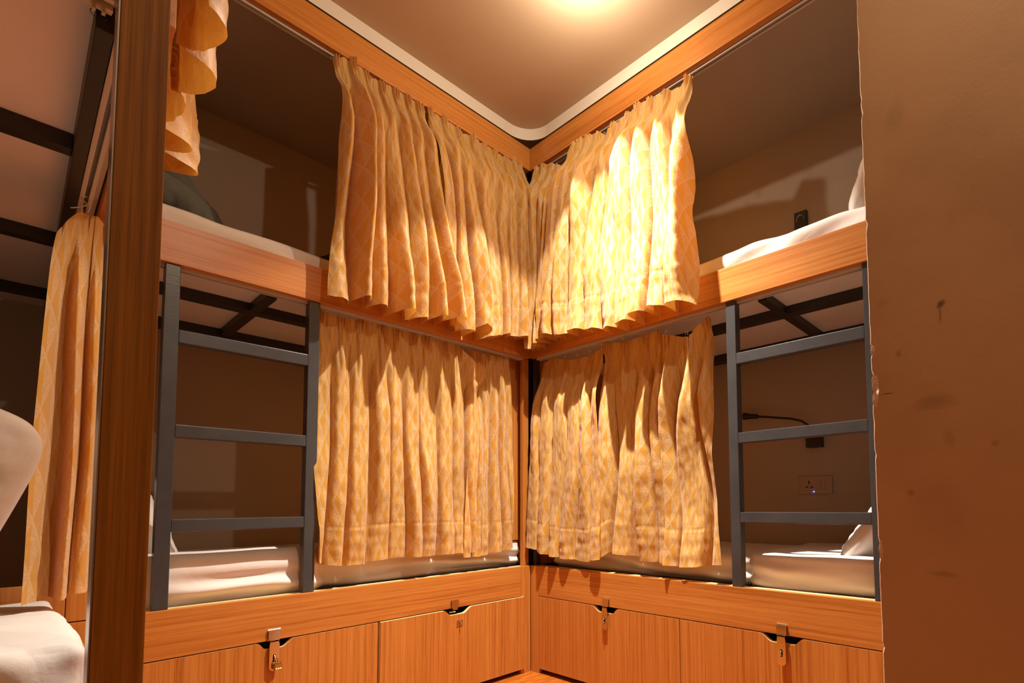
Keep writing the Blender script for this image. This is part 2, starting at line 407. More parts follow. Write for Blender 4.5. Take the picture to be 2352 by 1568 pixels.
def make_hasp(parent, mp, s, kind):
    """hinge leaf on the rail, strap hanging over the notch, staple on the door"""
    bm = bmesh.new(); t = -.006
    prism(bm, [(s - .017, .394), (s + .017, .394), (s + .017, .360), (s - .017, .360)], mp, -.0015, 0.0005)
    tube(bm, [mp(s - .018, -.0045, .3945), mp(s - .006, -.0045, .3945)], .0035)
    tube(bm, [mp(s - .0055, -.0045, .3945), mp(s + .0055, -.0045, .3945)], .0033)
    tube(bm, [mp(s + .006, -.0045, .3945), mp(s + .018, -.0045, .3945)], .0035)
    prism(bm, [(s - .017, .392), (s + .017, .392), (s + .0165, .362), (s - .0165, .362)], mp, -.0075, -.0058)
    h = obj('hasp', bm, CHROME, parent)
    if kind != 'open':
        bm = bmesh.new(); sw = .0285
        out = [(s - .013, .362), (s + .013, .362), (s + .0125, .355), (s + sw / 2, .349), (s + .0145, .282)]
        for i in range(1, 10):
            a = -i * PI / 10; out.append((s + .0145 * math.cos(a), .279 + .013 * math.sin(a)))
        out += [(s - .0145, .282), (s - sw / 2, .349), (s - .0125, .355)]
        prism(bm, out, mp, -.0125, -.0108)
        prism(bm, [(s - .012, .364), (s + .012, .364), (s + .012, .358), (s - .012, .358)], mp, -.0125, -.006)
        st = obj('strap', bm, CHROME, parent)
        # slot and staple
        bm = bmesh.new(); prism(bm, [(s - .0035, .318), (s + .0035, .318), (s + .0045, .312), (s + .0045, .300), (s + .0035, .294), (s - .0035, .294), (s - .0045, .300), (s - .0045, .312)], mp, -.0130, -.0128)
        obj('strap_slot', bm, BLACK, parent)
        bm = bmesh.new(); tube(bm, [mp(s, -.0128 - .009 * math.sin(PI * i / 10), .314 - .016 * i / 10) for i in range(11)], .0022)
        obj('staple', bm, CHROME, parent)
    else:
        bm = bmesh.new()
        prism(bm, [(s - .012, .362), (s + .012, .362), (s + .012, .354), (s - .012, .354)], mp, -.0075, -.0060)
        a = [bm.verts.new(mp(*q)) for q in ((s - .015, -.0065, .354), (s + .015, -.0065, .354), (s + .013, .012, .344), (s - .017, .012, .344))]; bm.faces.new(a)
        a = [bm.verts.new(mp(*q)) for q in ((s - .017, .012, .344), (s + .013, .012, .344), (s + .013, .013, .339), (s - .017, .013, .339))]; bm.faces.new(a)
        obj('strap', bm, CHROME, parent, label='folded metal strap tucked into the notch')
        bm = bmesh.new()
        for d in (-.0085, .0085):
            prism(bm, [(s + .020 + d - .0065, .307), (s + .020 + d + .0045, .310), (s + .020 + d + .0065, .304), (s + .020 + d + .0065, .283), (s + .020 + d - .0065, .281)], mp, -.0105, -.0085)
        tube(bm, [mp(s + .020, -.010 - .012 * math.sin(PI * i / 8), .303 - .014 * i / 8) for i in range(9)], .002)
        obj('staple', bm, CHROME, parent)

def bunk(name, label, mp, S0, S1, wrail, base, lockers, hw, cross, stile_post):
    """S0 far end .. S1 corner end along the front"""
    t = thing(name, label, 'bunk bed', base)
    obj('lower_rail', sbox(mp, S0, -.060 if mp is mapA else -.060, 0, .022, .361, .500), wrail, t)
    obj('rail_cap', sbox(mp, S0, 0, .0225, .060, .478, .498), PALE, t)
    cp = sbox(mp, -.0595, -.0005, .0, .022, .0, .500); 
    if mp is mapB: cp.free(); cp = sbox(mp, -.0595, -.0005, .001, .022, 0, .500)
    obj('corner_panel', cp, WZ, t)
    for (s0, s1, out, proud, kind, sl) in lockers:
        bm = bmesh.new(); prism(bm, out, mp, -proud, .018 - proud)
        bm.faces.ensure_lookup_table()
        d = obj('locker_door', bm, [WZ, PALE], t)
        for p in d.data.polygons:
            n = p.normal; fr = abs(n.y) if mp is mapA else abs(n.x)
            if fr < .5: p.material_index = 1
        make_hasp(d, mp, sl, kind)
    obj('plinth', sbox(mp, S0, S1, .05, .068, 0, .02, 0), DARKSTEEL_SHADE, t)
    # solid near-black block, its colour stands in for the shade inside the locker
    obj('locker_shade_block', sbox(mp, S0, S1 - .03, .07, .70, .02, .455, 0), DARKSTEEL_SHADE, t)
    obj('lower_bed_board', sbox(mp, S0, S1 + (.02 if mp is mapA else .02), .061, hw, .457, .490), DARKSTEEL_SHADE, t)
    # upper deck
    obj('deck_board', sbox(mp, S0 if mp is mapB else S0, 0, 0, .022, 1.519, 1.643, .001), wrail, t)
    obj('deck_panel', sbox(mp, S0, .03, .0225, hw, 1.535, 1.56, 0), WHITEP, t)
    obj('deck_bar', sbox(mp, S0, .03, .235, .285, 1.505, 1.5345), DARKSTEEL_SHADE, t)
    obj('deck_bar', sbox(mp, S0, .03, .64, .70, 1.500, 1.5345), DARKSTEEL_SHADE, t)
    for c_ in cross: obj('deck_bar', sbox(mp, c_ - .0165, c_ + .0165, .055, .234, 1.506, 1.5345), DARKSTEEL_SHADE, t); obj('deck_bar', sbox(mp, c_ - .0165, c_ + .0165, .286, .639, 1.506, 1.5345), DARKSTEEL_SHADE, t)
    # tracks
    for z in (1.522, 2.489):
        bm = bmesh.new(); sbox(mp, S0, -.02, .024, .030, z - .012, z + .012, .0005, bm); sbox(mp, S0, -.02, .040, .046, z - .012, z + .012, .0005, bm); sbox(mp, S0, -.02, .024, .046, z + .0115, z + .014, .0005, bm)
        obj('curtain_track', bm, ALU, t)
    # top beam
    obj('top_beam', sbox(mp, S0, 0, 0, .022, 2.484, 2.600, .001), wrail, t)
    return t
def notch(s0, s1, a, b, c, d): return door_outline(s0, s1, .022, .3575, a, b, c, d, .334)
lockA = [(-1.50, -.748, notch(-1.50, -.748, -1.135, -1.038, -1.117, -1.064), 0, 'shut', -1.094),
         (-.742, -.060, notch(-.742, -.045, -.470, -.345, -.447, -.375), .009, 'open', -.421)]
lockB = [(-.846, -.062, door_outline(-.846, -.062, .022, .3575, -.543, -.410, -.520, -.440, .334), 0, 'shut', -.485),
         (-1.60, -.851, door_outline(-1.60, -.851, .022, .3575, -1.308, -1.174, -1.285, -1.203, .334), 0, 'shut', -1.245)]
A = bunk('bunk_bed', 'wood-fronted bunk along the back left, with a brass padlock on one locker', mapA, -1.50, 0, WX, (-.75, .4, 0), lockA, .80, [-1.112], None)
B = bunk('bunk_bed', 'wood-fronted bunk along the right wall, beside the scuffed brown wall', mapB, -1.60, 0, WY, (.4, -.8, 0), lockB, .72, [-1.185], None)
for o in (A, B): o['group'] = 'built-in bunks'
# corner posts and end panels between the two bunks
obj('corner_post', bx(-.150, .008, .092, .105, .62, 1.5345), WZ, A)
obj('post', bx(-.028, .008, .023, .044, .50, 1.518), WZ, A)
obj('steel_post', bx(.0235, .05, -.016, .006, .498, 1.518), DARKSTEEL_SHADE, B)
obj('end_panel', bx(.020, .0215, .076, .80, .499, 1.53, bev=0), WZ, A)
obj('end_panel', bx(.010, .0215, .05, .80, 1.565, 2.569, bev=0), INNER, A)
obj('end_panel', bx(.045, .72, .010, .022, 1.565, 2.569, bev=0), INNER, B)
obj('end_panel', bx(.045, .72, .010, .022, .499, 1.53, bev=0), WZ, B)

# ------------------------------------------------------------------ ladders
def ladder(label, mp, s0, s1, base):
    t = thing('bunk_ladder', label, 'ladder', base, 'grey steel ladders under the upper decks')
    obj('side_rail', sbox(mp, s0, s0 + .036, .008, .045, .5005, 1.5185, .002), STEEL, t)
    obj('side_rail', sbox(mp, s1 - .036, s1, .008, .045, .5005, 1.5185, .002), STEEL, t)
    for z0, z1 in ((.723, .760), (1.002, 1.040), (1.285, 1.325)):
        obj('rung', sbox(mp, s0 + .0362, s1 - .0362, .0085, .040, z0, z1, .0025), STEEL, t)
    return t
ladder('grey steel ladder on the left, standing on the rail of the back bunk', mapA, -1.400, -.972, (-1.186, .03, .5))
ladder('grey steel ladder on the right, partly hidden by the brown wall', mapB, -1.560, -1.066, (.03, -1.31, .5))

# ------------------------------------------------------------------ mattresses, pillows, clothes
def soft_box(name, x0, x1, y0, y1, z0, z1, mat, label, cat, r=.03, amp=.006, seed=0, nx=90, ny=60, nz=26, group=None, zfun=None, wr=None):
    bm = bmesh.new()
    def pt(u, v, k):
        return None
    cx, cy, cz = (x0 + x1) / 2, (y0 + y1) / 2, (z0 + z1) / 2
    hx, hy, hz = (x1 - x0) / 2, (y1 - y0) / 2, (z1 - z0) / 2
    bmesh.ops.create_grid(bm, x_segments=2, y_segments=2, size=.5); bm.clear()
    faces = {}
    def key(p): return (round(p[0], 5), round(p[1], 5), round(p[2], 5))
    vd = {}
    def V(p):
        k = key(p)
        if k in vd: return vd[k]
        # rounded box projection
        q = Vector((max(-hx + r, min(hx - r, p[0])), max(-hy + r, min(hy - r, p[1])), max(-hz + r, min(hz - r, p[2]))))
        d = Vector(p) - q
        if d.length > 1e-9: d = d.normalized()
        P = q + d * r
        W = Vector((cx, cy, cz)) + P
        a = amp * (fn(W.x * 5 + seed, W.y * 5, W.z * 9) + .5 * fn(W.x * 13, W.y * 13 + seed, W.z * 22))
        if wr: a += wr(W, d)
        if P.z < -hz + .01: a = min(a, 0.0)
        W += d * a
        if zfun: W.z += zfun(W) * max(0, (P.z + hz) / (2 * hz))
        vd[k] = bm.verts.new(W); return vd[k]
    def grid(fix, val, a0, a1, na, b0, b1, nb, flip):
        for i in range(na):
            for j in range(nb):
                q = []
                for di, dj in ((0, 0), (1, 0), (1, 1), (0, 1)):
                    a = a0 + (a1 - a0) * (i + di) / na; b = b0 + (b1 - b0) * (j + dj) / nb
                    p = [a, b]; p.insert(fix, val); q.append(V(p))
                if flip: q.reverse()
                try: bm.faces.new(q)
                except ValueError: pass
    grid(2, hz, -hx, hx, nx, -hy, hy, ny, False); grid(2, -hz, -hx, hx, nx, -hy, hy, ny, True)
    grid(1, -hy, -hx, hx, nx, -hz, hz, nz, False); grid(1, hy, -hx, hx, nx, -hz, hz, nz, True)
    grid(0, hx, -hy, hy, ny, -hz, hz, nz, False); grid(0, -hx, -hy, hy, ny, -hz, hz, nz, True)
    bmesh.ops.recalc_face_normals(bm, faces=bm.faces)
    t = thing(name, label, cat, (cx, cy, z0), group)
    o = obj('fitted_sheet' if cat == 'mattress' else 'cover', bm, mat, t, smooth=True)
    return t
def wrA(W, d):
    # long sagging creases of the sheet along the front face
    if d.y > -.3: return .004 * fn(W.x * 3, W.y * 14, 2)
    z = W.z - .5
    return .042 * sm(-.90, -.965, W.x) + .015 * math.sin((z * 95 + W.x * 7 + 3.2 * fn(W.x * 3.1, z * 5, 4))) * max(0, .5 + .9 * fn(W.x * 3.7, z * 9, 7)) * sm(.13, .03, z) - .012 * sm(.03, .0, z)
soft_box('mattress', -1.49, .015, .098, .80, .4905, .618, SHEET, 'white sheeted mattress behind the left ladder on the lower back bunk', 'mattress', .022, .004, 3, 170, 50, 26, 'white sheeted mattresses', wr=wrA)
def wrB(W, d):
    if d.x > -.3: return .004 * fn(W.y * 3, W.x * 14, 2)
    z = W.z - .5
    return .012 * math.sin((z * 80 - W.y * 7 + 3.0 * fn(W.y * 3.3, z * 5, 4))) * max(0, .6 + .9 * fn(W.y * 3.7, z * 9, 7)) * sm(.13, .03, z) - .010 * sm(.03, .0, z)
soft_box('mattress', .070, .72, -1.60, -1.10, .4905, .616, SHEET, 'white sheeted mattress end behind the right ladder on the lower right bunk', 'mattress', .02, .004, 5, 50, 60, 26, 'white sheeted mattresses', wr=wrB)
soft_box('mattress', .098, .72, -1.090, -.055, .4905, .600, SHEET, 'white sheeted mattress under the hems of the lower right curtains', 'mattress', .026, .006, 8, 50, 120, 22, 'white sheeted mattresses', wr=wrB)
def wrU(W, d): return .005 * fn(W.x * 4 + W.z * 20, W.y * 7, 5)
soft_box('mattress', -1.49, .0, .030, .80, 1.5605, 1.708, SHEET, 'white sheeted mattress on the upper deck of the back bunk', 'mattress', .03, .005, 9, 150, 50, 16, 'white sheeted mattresses', wr=wrU)
def wrUB(W, d): return .009 * math.sin(W.y * 21 + W.z * 55 + 2 * fn(W.y * 3, W.x * 3)) * (.5 + .5 * fn(W.y * 3, 2)) * (1 if d.x < -.2 else .3)
soft_box('mattress', .035, .72, -1.60, -.20, 1.5605, 1.722, SHEET, 'white sheeted mattress with rumpled side on the upper deck of the right bunk', 'mattress', .03, .006, 11, 50, 130, 20, 'white sheeted mattresses', wr=wrUB)
def wrC(W, d): return .006 * fn(W.x * 4, W.y * 9, 3) + (.005 * math.sin(W.x * 60 + W.z * 45) if d.y < -.3 else 0)
soft_box('mattress', -2.60, -1.598, -.955, -.045, .47, .612, SHEET, 'white sheeted mattress in the left foreground, lit from above', 'mattress', .022, .005, 14, 120, 110, 20, 'white sheeted mattresses', zfun=lambda W: -.038 * sm(-.9, -.1, W.y), wr=wrC)

def pillow(loc, size, rot, mat, label, seed=0, group=None):
    t = thing('pillow', label, 'pillow', loc, group)
    bm = bmesh.new(); w_, h_, th = size; n = 36
    R = Matrix.Rotation(rot[2], 3, 'Z') @ Matrix.Rotation(rot[1], 3, 'Y') @ Matrix.Rotation(rot[0], 3, 'X')
    for side in (1, -1):
        g = []
        for i in range(n + 1):
            row = []
            for j in range(n + 1):
                u = i / n * 2 - 1; v = j / n * 2 - 1
                e = max(0, (1 - u ** 4)) ** .6 * max(0, (1 - v ** 4)) ** .6
                pin = 1 - .11 * u ** 6 * abs(v) ** 3 + .02 * (1 - u * u)
                pin2 = 1 - .11 * v ** 6 * abs(u) ** 3 + .02 * (1 - v * v)
                z = side * th / 2 * e + .012 * fn(u * 2.4 + seed, v * 2.4, side * 2) * e + .006 * fn(u * 7 + seed, v * 7, side) * e
                row.append(bm.verts.new(Vector(loc) + R @ Vector((u * w_ / 2 * pin2, v * h_ / 2 * pin, z))))
            g.append(row)
        for i in range(n):
            for j in range(n):
                f = (g[i][j], g[i + 1][j], g[i + 1][j + 1], g[i][j + 1]); bm.faces.new(f if side > 0 else f[::-1])
    bmesh.ops.remove_doubles(bm, verts=bm.verts, dist=.0008)
    obj('pillow_case', bm, mat, t, smooth=True)
    return t
pillow((-1.385, .45, .735), (.34, .50, .11), (0, math.radians(68), 0), SHEET, 'white pillow leaning against the end of the lower back bunk', 2)
pillow((.33, -1.485, .700), (.44, .32, .10), (math.radians(127), 0, 0), SHEET, 'white pillow leaning behind the right ladder on the lower bunk', 5)
pillow((.30, -1.535, 1.86), (.46, .32, .10), (math.radians(110), 0, 0), SHEET, 'white pillow standing on the upper right deck beside the brown wall', 7)
pillow((-1.848, -.62, .832), (.35, .35, .11), (math.radians(84), math.radians(20), 0), SHADED_COTTON, 'shaded pillow standing at the left edge of the photo', 9)

# trousers lying on the upper back bunk
tr = thing('trousers', 'grey-green trousers heaped on the upper back bunk beside the near post', 'trousers', (-1.33, .2, 1.71))
def leg_tube(pts, rad, seed, name='trouser_leg'):
    bm = bmesh.new(); P = [Vector(p) for p in pts]; n = 46; path = []; rr = []
    for i in range(n + 1):
        t = i / n * (len(P) - 1); k = min(int(t), len(P) - 2); f = t - k
        p0, p1, p2, p3 = P[max(k - 1, 0)], P[k], P[k + 1], P[min(k + 2, len(P) - 1)]
        path.append(.5 * ((2 * p1) + (-p0 + p2) * f + (2 * p0 - 5 * p1 + 4 * p2 - p3) * f * f + (-p0 + 3 * p1 - 3 * p2 + p3) * f ** 3))
        rr.append(rad[k] * (1 - f) + rad[k + 1] * f)
    tube(bm, path, rr, seg=32)
    for v in bm.verts:
        a = .010 * fn(v.co.x * 16 + seed, v.co.y * 16, v.co.z * 16) + .006 * fn(v.co.x * 45, v.co.y * 45 + seed, v.co.z * 30)
        v.co += Vector((a, a * .6, a))
    for v in bm.verts: v.co.z = max(v.co.z, 1.712)
    bm.normal_update()
    return obj(name, bm, TROUS, tr, smooth=True)
leg_tube([(-1.42, .34, 1.98), (-1.36, .33, 1.925), (-1.29, .30, 1.84), (-1.225, .27, 1.745)], [.060, .062, .055, .046], 1)
leg_tube([(-1.47, .20, 1.83), (-1.40, .19, 1.815), (-1.33, .18, 1.79), (-1.268, .17, 1.735)], [.062, .058, .050, .030], 4)
leg_tube([(-1.48, .30, 1.78), (-1.42, .31, 1.84), (-1.38, .32, 1.90)], [.08, .09, .06], 6, 'waist')
# small clothes
def lump(name, loc, size, mat, label, cat, seed=0):
    t = thing(name, label, cat, (loc[0], loc[1], loc[2] - size[2]))
    bm = bmesh.new(); bmesh.ops.create_icosphere(bm, subdivisions=4, radius=1)
    for v in bm.verts:
        a = 1 + .25 * fn(v.co.x * 1.6 + seed, v.co.y * 1.6, v.co.z * 1.6) + .10 * fn(v.co.x * 5, v.co.y * 5 + seed, v.co.z * 5)
        v.co = Vector((loc[0] + v.co.x * size[0] * a, loc[1] + v.co.y * size[1] * a, loc[2] + max(v.co.z, -.8) * size[2] * a))
    obj('cloth', bm, mat, t, smooth=True)
lump('folded_cloth', (-.835, .26, 1.765), (.075, .06, .055), NAVY, 'dark navy bundle on the upper back bunk against the curtain edge', 'cloth', 3)
lump('sock', (-1.268, .14, 1.722), (.022, .02, .014), NAVY, 'small navy sock at the end of the grey-green trouser leg', 'sock', 5)
lump('folded_cloth', (.10, -.07, 1.80), (.05, .09, .07), PBLUE, 'pale blue cloth glimpsed through the slit between the corner curtains', 'cloth', 8)

# ------------------------------------------------------------------ left bunk with its near post
Cc = thing('bunk_bed', 'wood bunk at the far left whose tall dark post stands in the foreground', 'bunk bed', (-2.0, -.5, 0), 'built-in bunks')
NP = (-1.604, -1.553, -1.030, -1.000)
obj('near_post', bx(NP[0], NP[1], NP[2], NP[3], 0, 2.66, bev=.0012), wood('laminate_post', 2, (0.13, 0.048, 0.004), (0.215, 0.085, 0.007), (0.32, 0.135, 0.018), .6), Cc, label='tall dark post with a steel edge strip').data.materials[0].node_tree.nodes['Principled BSDF'].inputs['Specular IOR Level'].default_value = .18
obj('edge_strip', bx(NP[0] - .0020, NP[0] - .0004, NP[2] + .001, NP[3] + .012, 0, 2.65, bev=0), SILVER, Cc)
obj('far_post', bx(-1.572, -1.528, -.012, .012, .502, 2.60), WZ, Cc)
obj('low_panel', bx(-2.60, -1.5735, -.012, .010, .36, .602), WZ, Cc)
obj('corner_panel', bx(-1.572, -1.502, -.012, .010, 0, .499), WZ, Cc)
obj('side_rail_board', bx(-1.596, -1.545, -.985, -.025, .30, .465), WZ, Cc)
obj('bed_base', bx(-2.60, -1.610, -.97, -.030, .36, .468, bev=0), DARKSTEEL_SHADE, Cc)
obj('deck_board', bx(-1.562, -1.540, -.985, -.020, 1.505, 1.643), WY, Cc)
obj('deck_panel', bx(-2.60, -1.565, -.93, .80, 1.530, 1.555, bev=0), WHITEP, Cc)
obj('deck_frame', bx(-1.622, -1.602, -.93, .80, 1.486, 1.5295, bev=.001), DARKSTEEL_SHADE, Cc)
for y in (-.50, .05, .585): obj('deck_bar', bx(-2.60, -1.6225, y - .016, y + .016, 1.498, 1.5295, bev=.001), DARKSTEEL_SHADE, Cc)
bm = bmesh.new()
for x0, x1 in ((-1.600, -1.592), (-1.585, -1.578)): box(bm, x0, x1, -.93, -.02, 1.494, 1.529, .001)
box(bm, -1.592, -1.585, -.93, -.02, 1.520, 1.529, 0)
obj('curtain_track', bm, ALU, Cc)
bm = bmesh.new()
for y0, y1 in ((-.972, -.962), (-.948, -.938)): box(bm, -2.60, -1.606, y0, y1, 1.508, 1.529, .001)
obj('curtain_track', bm, ALU, Cc)
obj('track_slider_strip', bx(-1.640, -1.606, -.957, -.951, 1.503, 1.517, bev=0), GLIDE, Cc)
for x in (-1.6255, -1.6155):
    bm = bmesh.new(); box(bm, x - .0022, x + .0022, -.957, -.950, 1.494, 1.504, .0006)
    o = obj('glider', bm, GLIDE, Cc)
    bm = bmesh.new(); tube(bm, [(x + .0034 * math.cos(a), -.9535 + .0015 * math.cos(a), 1.490 + .0046 * math.sin(a)) for a in [2 * PI * i / 18 for i in range(18)]], .00045, seg=6, closed=True)
    obj('ring', bm, BLACK, o)
obj('upper_beam', bx(-1.562, -1.540, -.985, -.020, 2.484, 2.600), WY, Cc)
obj('end_panel', bx(-1.520, -1.502, .013, .84, 1.565, 2.569, bev=0), INNER, A)
obj('end_panel', bx(-1.520, -1.502, .013, .84, .499, 1.53, bev=0), INNER, A)
# ------------------------------------------------------------------ curtains
def lerp_prof(P, u):
    if u <= P[0][0]: return P[0][1]
    for (a, za), (b, zb) in zip(P, P[1:]):
        if u <= b: return za + (zb - za) * (u - a) / (b - a + 1e-9)
    return P[-1][1]
def curtain(label, mp, top, hem, folds, seed, t_top=.012, t_bot=-.062, amp=.022, group='gold curtains of the bunks', nc=None, nr=150, pleat=.026, gx=None, flapR=None, flapL=None, hooks=True, omega=.20, full=1.9, hemh=.135, fade=(.07, .34), lean=0.0, base_t=None, subs=.5):
    """top / hem: (s, z) outlines from one side to the other; folds: (position 0-1, size) of each pleat"""
    rnd = random.Random(seed)
    s0t, s1t = top[0][0], top[-1][0]; s0b, s1b = hem[0][0], hem[-1][0]
    sg = 1 if s1t > s0t else -1
    TT = [(sg * s, z) for s, z in top]; HH = [(sg * s, z) for s, z in hem]
    wt, wb = abs(s1t - s0t), abs(s1b - s0b)
    nc = nc or int(max(160, wb * 900))
    fp = [f[0] for f in folds]; fs = [f[1] for f in folds]
    # phase function: integers at the pleats
    kn = [(-.02 - (fp[1] - fp[0]) * .4, -.45)] + [(p, float(i)) for i, p in enumerate(fp)] + [(1.02 + (fp[-1] - fp[-2]) * .4, len(fp) - 1 + .45)]
    def phase(u):
        return lerp_prof(kn, u)
    def size(ph):
        k = int(math.floor(ph + .5)); k = max(0, min(len(fs) - 1, k)); return fs[k]
    verts = []; bm = bmesh.new(); uvs = []
    H = abs(top[0][1] - hem[0][1])
    for j in range(nr + 1):
        v = j / nr
        row = []
        for i in range(nc + 1):
            u = i / nc
            uw = u + .024 * fn(v * 2.2 + seed, u * 3.0) * sm(0, .3, v) * math.sin(PI * u)
            ph = phase(uw) + .46 * fn(u * 3.4 + seed, v * 1.5, 3) * sm(.08, .6, v)
            st = s0t + (s1t - s0t) * u; sb = s0b + (s1b - s0b) * u
            g = (sm(0, 1, v) * .5 + v * .5) if gx is None else v ** gx
            s = st + (sb - st) * g
            zt = lerp_prof(TT, sg * st); zb = lerp_prof(HH, sg * sb)
            kf = int(math.floor(ph + .5))
            A_ = amp * size(ph) * (sm(fade[0], fade[1], v) * (1 + .35 * v)) * (1.05 + 1.5 * fn(kf * 3.7 + seed, v * 1.6, 2))
            c = math.cos(2 * PI * ph); f_ = ph - math.floor(ph + .5)
            # folds: broad rounded crest, narrow valley
            crest = (abs(c) ** .75) * (1 if c > 0 else -1)
            d = A_ * (crest * .8 + .2 * c)
            d += subs * A_ * .45 * math.sin(4 * PI * ph + seed + 2.5 * fn(ph * .7, v * 1.5, seed))
            # header: pinched triple fins standing out, flat cloth between
            W = (fp[min(len(fp) - 1, max(1, int(ph + .5)))] - fp[min(len(fp) - 1, max(1, int(ph + .5))) - 1]) * wt
            ds = f_ * W
            fin = 0
            fk = sm(.30, .10, v)
            spread = .0100 * (1 - .5 * sm(0, .10, v)) * (1 - .0 * v)
            for q in (-1, 0, 1):
                fin += math.exp(-((ds - q * spread) / .0036) ** 2) * (1 - .2 * abs(q))
            d += pleat * fk * fin * (1 - .35 * sm(0.02, .11, v) * sm(.2, .11, v)) * min(1.2, size(ph) + .2)
            # cloth bellies between the pleats in the header
            d += -.010 * fk * math.cos(2 * PI * ph) * .6
            ov = omega * math.sin(2 * PI * ph) * (wb / max(1, len(fp))) * sm(fade[0], fade[1] + .1, v)
            s += sg * ov
            # gathered tug toward each pinch
            s -= sg * .18 * math.sin(2 * PI * ph) * W / 2 * math.exp(-((v - .105) / .05) ** 2) * -1 * .4
            # wrinkles
            wk = min(1.0, wb / .35)
            d += wk * .0045 * fn(u * 22 * max(wk, .3) + seed, v * 9, 1) * sm(.04, .2, v) + wk * .0022 * fn(u * 60 * max(wk, .3) + seed, v * 26, 5) + .0030 * fn(u * 8, v * 30 + seed, 4) * sm(.75, .95, v)
            d += .008 * fn(u * 5 + seed, v * 3.3, 8) * sm(.1, .5, v)
            z = zt + (zb - zt) * v
            # hem seam
            zz = (1 - v) * (zt - zb)
            d += .0012 * sm(hemh + .002, hemh - .002, zz) - .0022 * math.exp(-((zz - hemh) / .0022) ** 2)
            z += .0025 * fn(u * 50, seed) * sm(.95, 1, v)
            tt = t_top + (t_bot - t_top) * (sm(0.0, .25, v) if base_t is None else base_t(v))
            if flapR:   # corner of the header falls forward and down
                fu, fdrop, fout, fin_ = flapR
                k = sm(1 - fu, 1, u) * sm(.26, .0, v)
                z -= fdrop * k; tt -= fout * k; s -= sg * fin_ * k
            if flapL:
                fu, fdrop, fout, fin_ = flapL
                k = sm(fu, 0, u) * sm(.26, .0, v)
                z -= fdrop * k; tt -= fout * k; s += sg * fin_ * k
            T_ = tt - d
            if mp is mapA or mp is mapB:      # keep the cloth in front of the deck board and the mattress
                lim = (-.0025 + .05 * sm(1.645, 1.80, z)) if top[0][1] > 2 else (.066 if z > .66 else .089)
                if T_ > lim - .012: T_ = lim - .012 * math.exp(-(T_ - lim + .012) / .012)
            row.append(bm.verts.new(mp(s, T_, z)))
        verts.append(row)
    lay = bm.loops.layers.uv.new('UVMap')
    for j in range(nr):
        for i in range(nc):
            f = bm.faces.new((verts[j][i], verts[j][i + 1], verts[j + 1][i + 1], verts[j + 1][i]))
            for l, (a, b_) in zip(f.loops, ((i, j), (i + 1, j), (i + 1, j + 1), (i, j + 1))):
                l[lay].uv = (a / nc * wb * full + seed * .37, (1 - b_ / nr) * H)
    mid = mp((s0t + s1t) / 2, t_top, top[0][1])
    t = thing('curtain', label, 'curtain', (mid[0], mid[1], min(z for _, z in hem)), group)
    obj('cloth_panel', bm, CURT, t, smooth=True)
    if hooks:
        for p in fp:
            if 0.01 < p < .99:
                st = s0t + (s1t - s0t) * p; z = lerp_prof(TT, sg * st)
                bm = bmesh.new(); R = .006
                zt_ = hooks if not isinstance(hooks, bool) else z + .012
                tube(bm, [mp(st + R * math.cos(a) * .9, .035, zt_ + R * 1.2 * math.sin(a)) for a in [PI * 1.5 * i / 10 - .6 for i in range(11)]], .0011, seg=6)
                obj('hook', bm, GLIDE, t)
    return t
UTA = [(-.949, 2.462), (-.869, 2.505), (-.819, 2.500), (-.812, 2.470), (-.745, 2.482), (-.685, 2.486), (-.619, 2.482), (-.592, 2.487)]
UHA = [(-.964, 1.524), (-.912, 1.521), (-.83, 1.550), (-.812, 1.532), (-.765, 1.535), (-.736, 1.527), (-.663, 1.525), (-.532, 1.553), (-.480, 1.548)]
curtain('upper back curtain nearest the ladder, its flat left edge over the deck board', mapA, UTA, UHA, [(.02, .9), (.20, 1.3), (.36, .55), (.52, .9), (.68, .8), (.82, 1.0), (.95, 1.1)], 1, amp=.042)
UTB = [(-.572, 2.490), (-.493, 2.496), (-.423, 2.494), (-.411, 2.462), (-.312, 2.502), (-.300, 2.478), (-.23, 2.498), (-.22, 2.480), (-.155, 2.481), (-.095, 2.512), (-.045, 2.505)]
UHB = [(-.492, 1.540), (-.419, 1.524), (-.367, 1.562), (-.339, 1.520), (-.23, 1.562), (-.085, 1.585)]
curtain('upper back curtain that meets the corner, right one of the upper left pair', mapA, UTB, UHB, [(.03, 1.0), (.16, 1.0), (.30, 1.25), (.44, 1.0), (.56, .8), (.68, .9), (.80, .8), (.90, .8), (.98, .7)], 5, amp=.040)
VTA = [(-.030, 2.488), (-.077, 2.486), (-.165, 2.452), (-.250, 2.395), (-.262, 2.392)]
VHA = [(-.062, 1.536), (-.105, 1.522), (-.15, 1.535), (-.185, 1.552)]
curtain('short narrow upper curtain hanging right in the corner between its wide neighbours', mapB, VTA, VHA, [(.05, .8), (.30, .9), (.55, .7), (.78, .8), (.97, .7)], 11, t_bot=-.070, amp=.022)
VTB = [(-.285, 2.488), (-.361, 2.487), (-.456, 2.466), (-.505, 2.430), (-.515, 2.455), (-.66, 2.467), (-.683, 2.476), (-.775, 2.461), (-.818, 2.456), (-.892, 2.435), (-.912, 2.464), (-.948, 2.452)]
VHB = [(-.160, 1.556), (-.209, 1.562), (-.303, 1.549), (-.435, 1.546), (-.606, 1.506), (-.713, 1.519), (-.758, 1.526), (-.81, 1.541), (-.969, 1.507), (-.984, 1.500)]
curtain('wide upper curtain of the right bunk, blazing white in the lamp', mapB, VTB, VHB, [(.03, .8), (.09, .7), (.17, .8), (.28, 1.0), (.40, 1.1), (.52, .9), (.60, 1.0), (.70, 1.2), (.82, 1.3), (.97, 1.0)], 17, amp=.046)
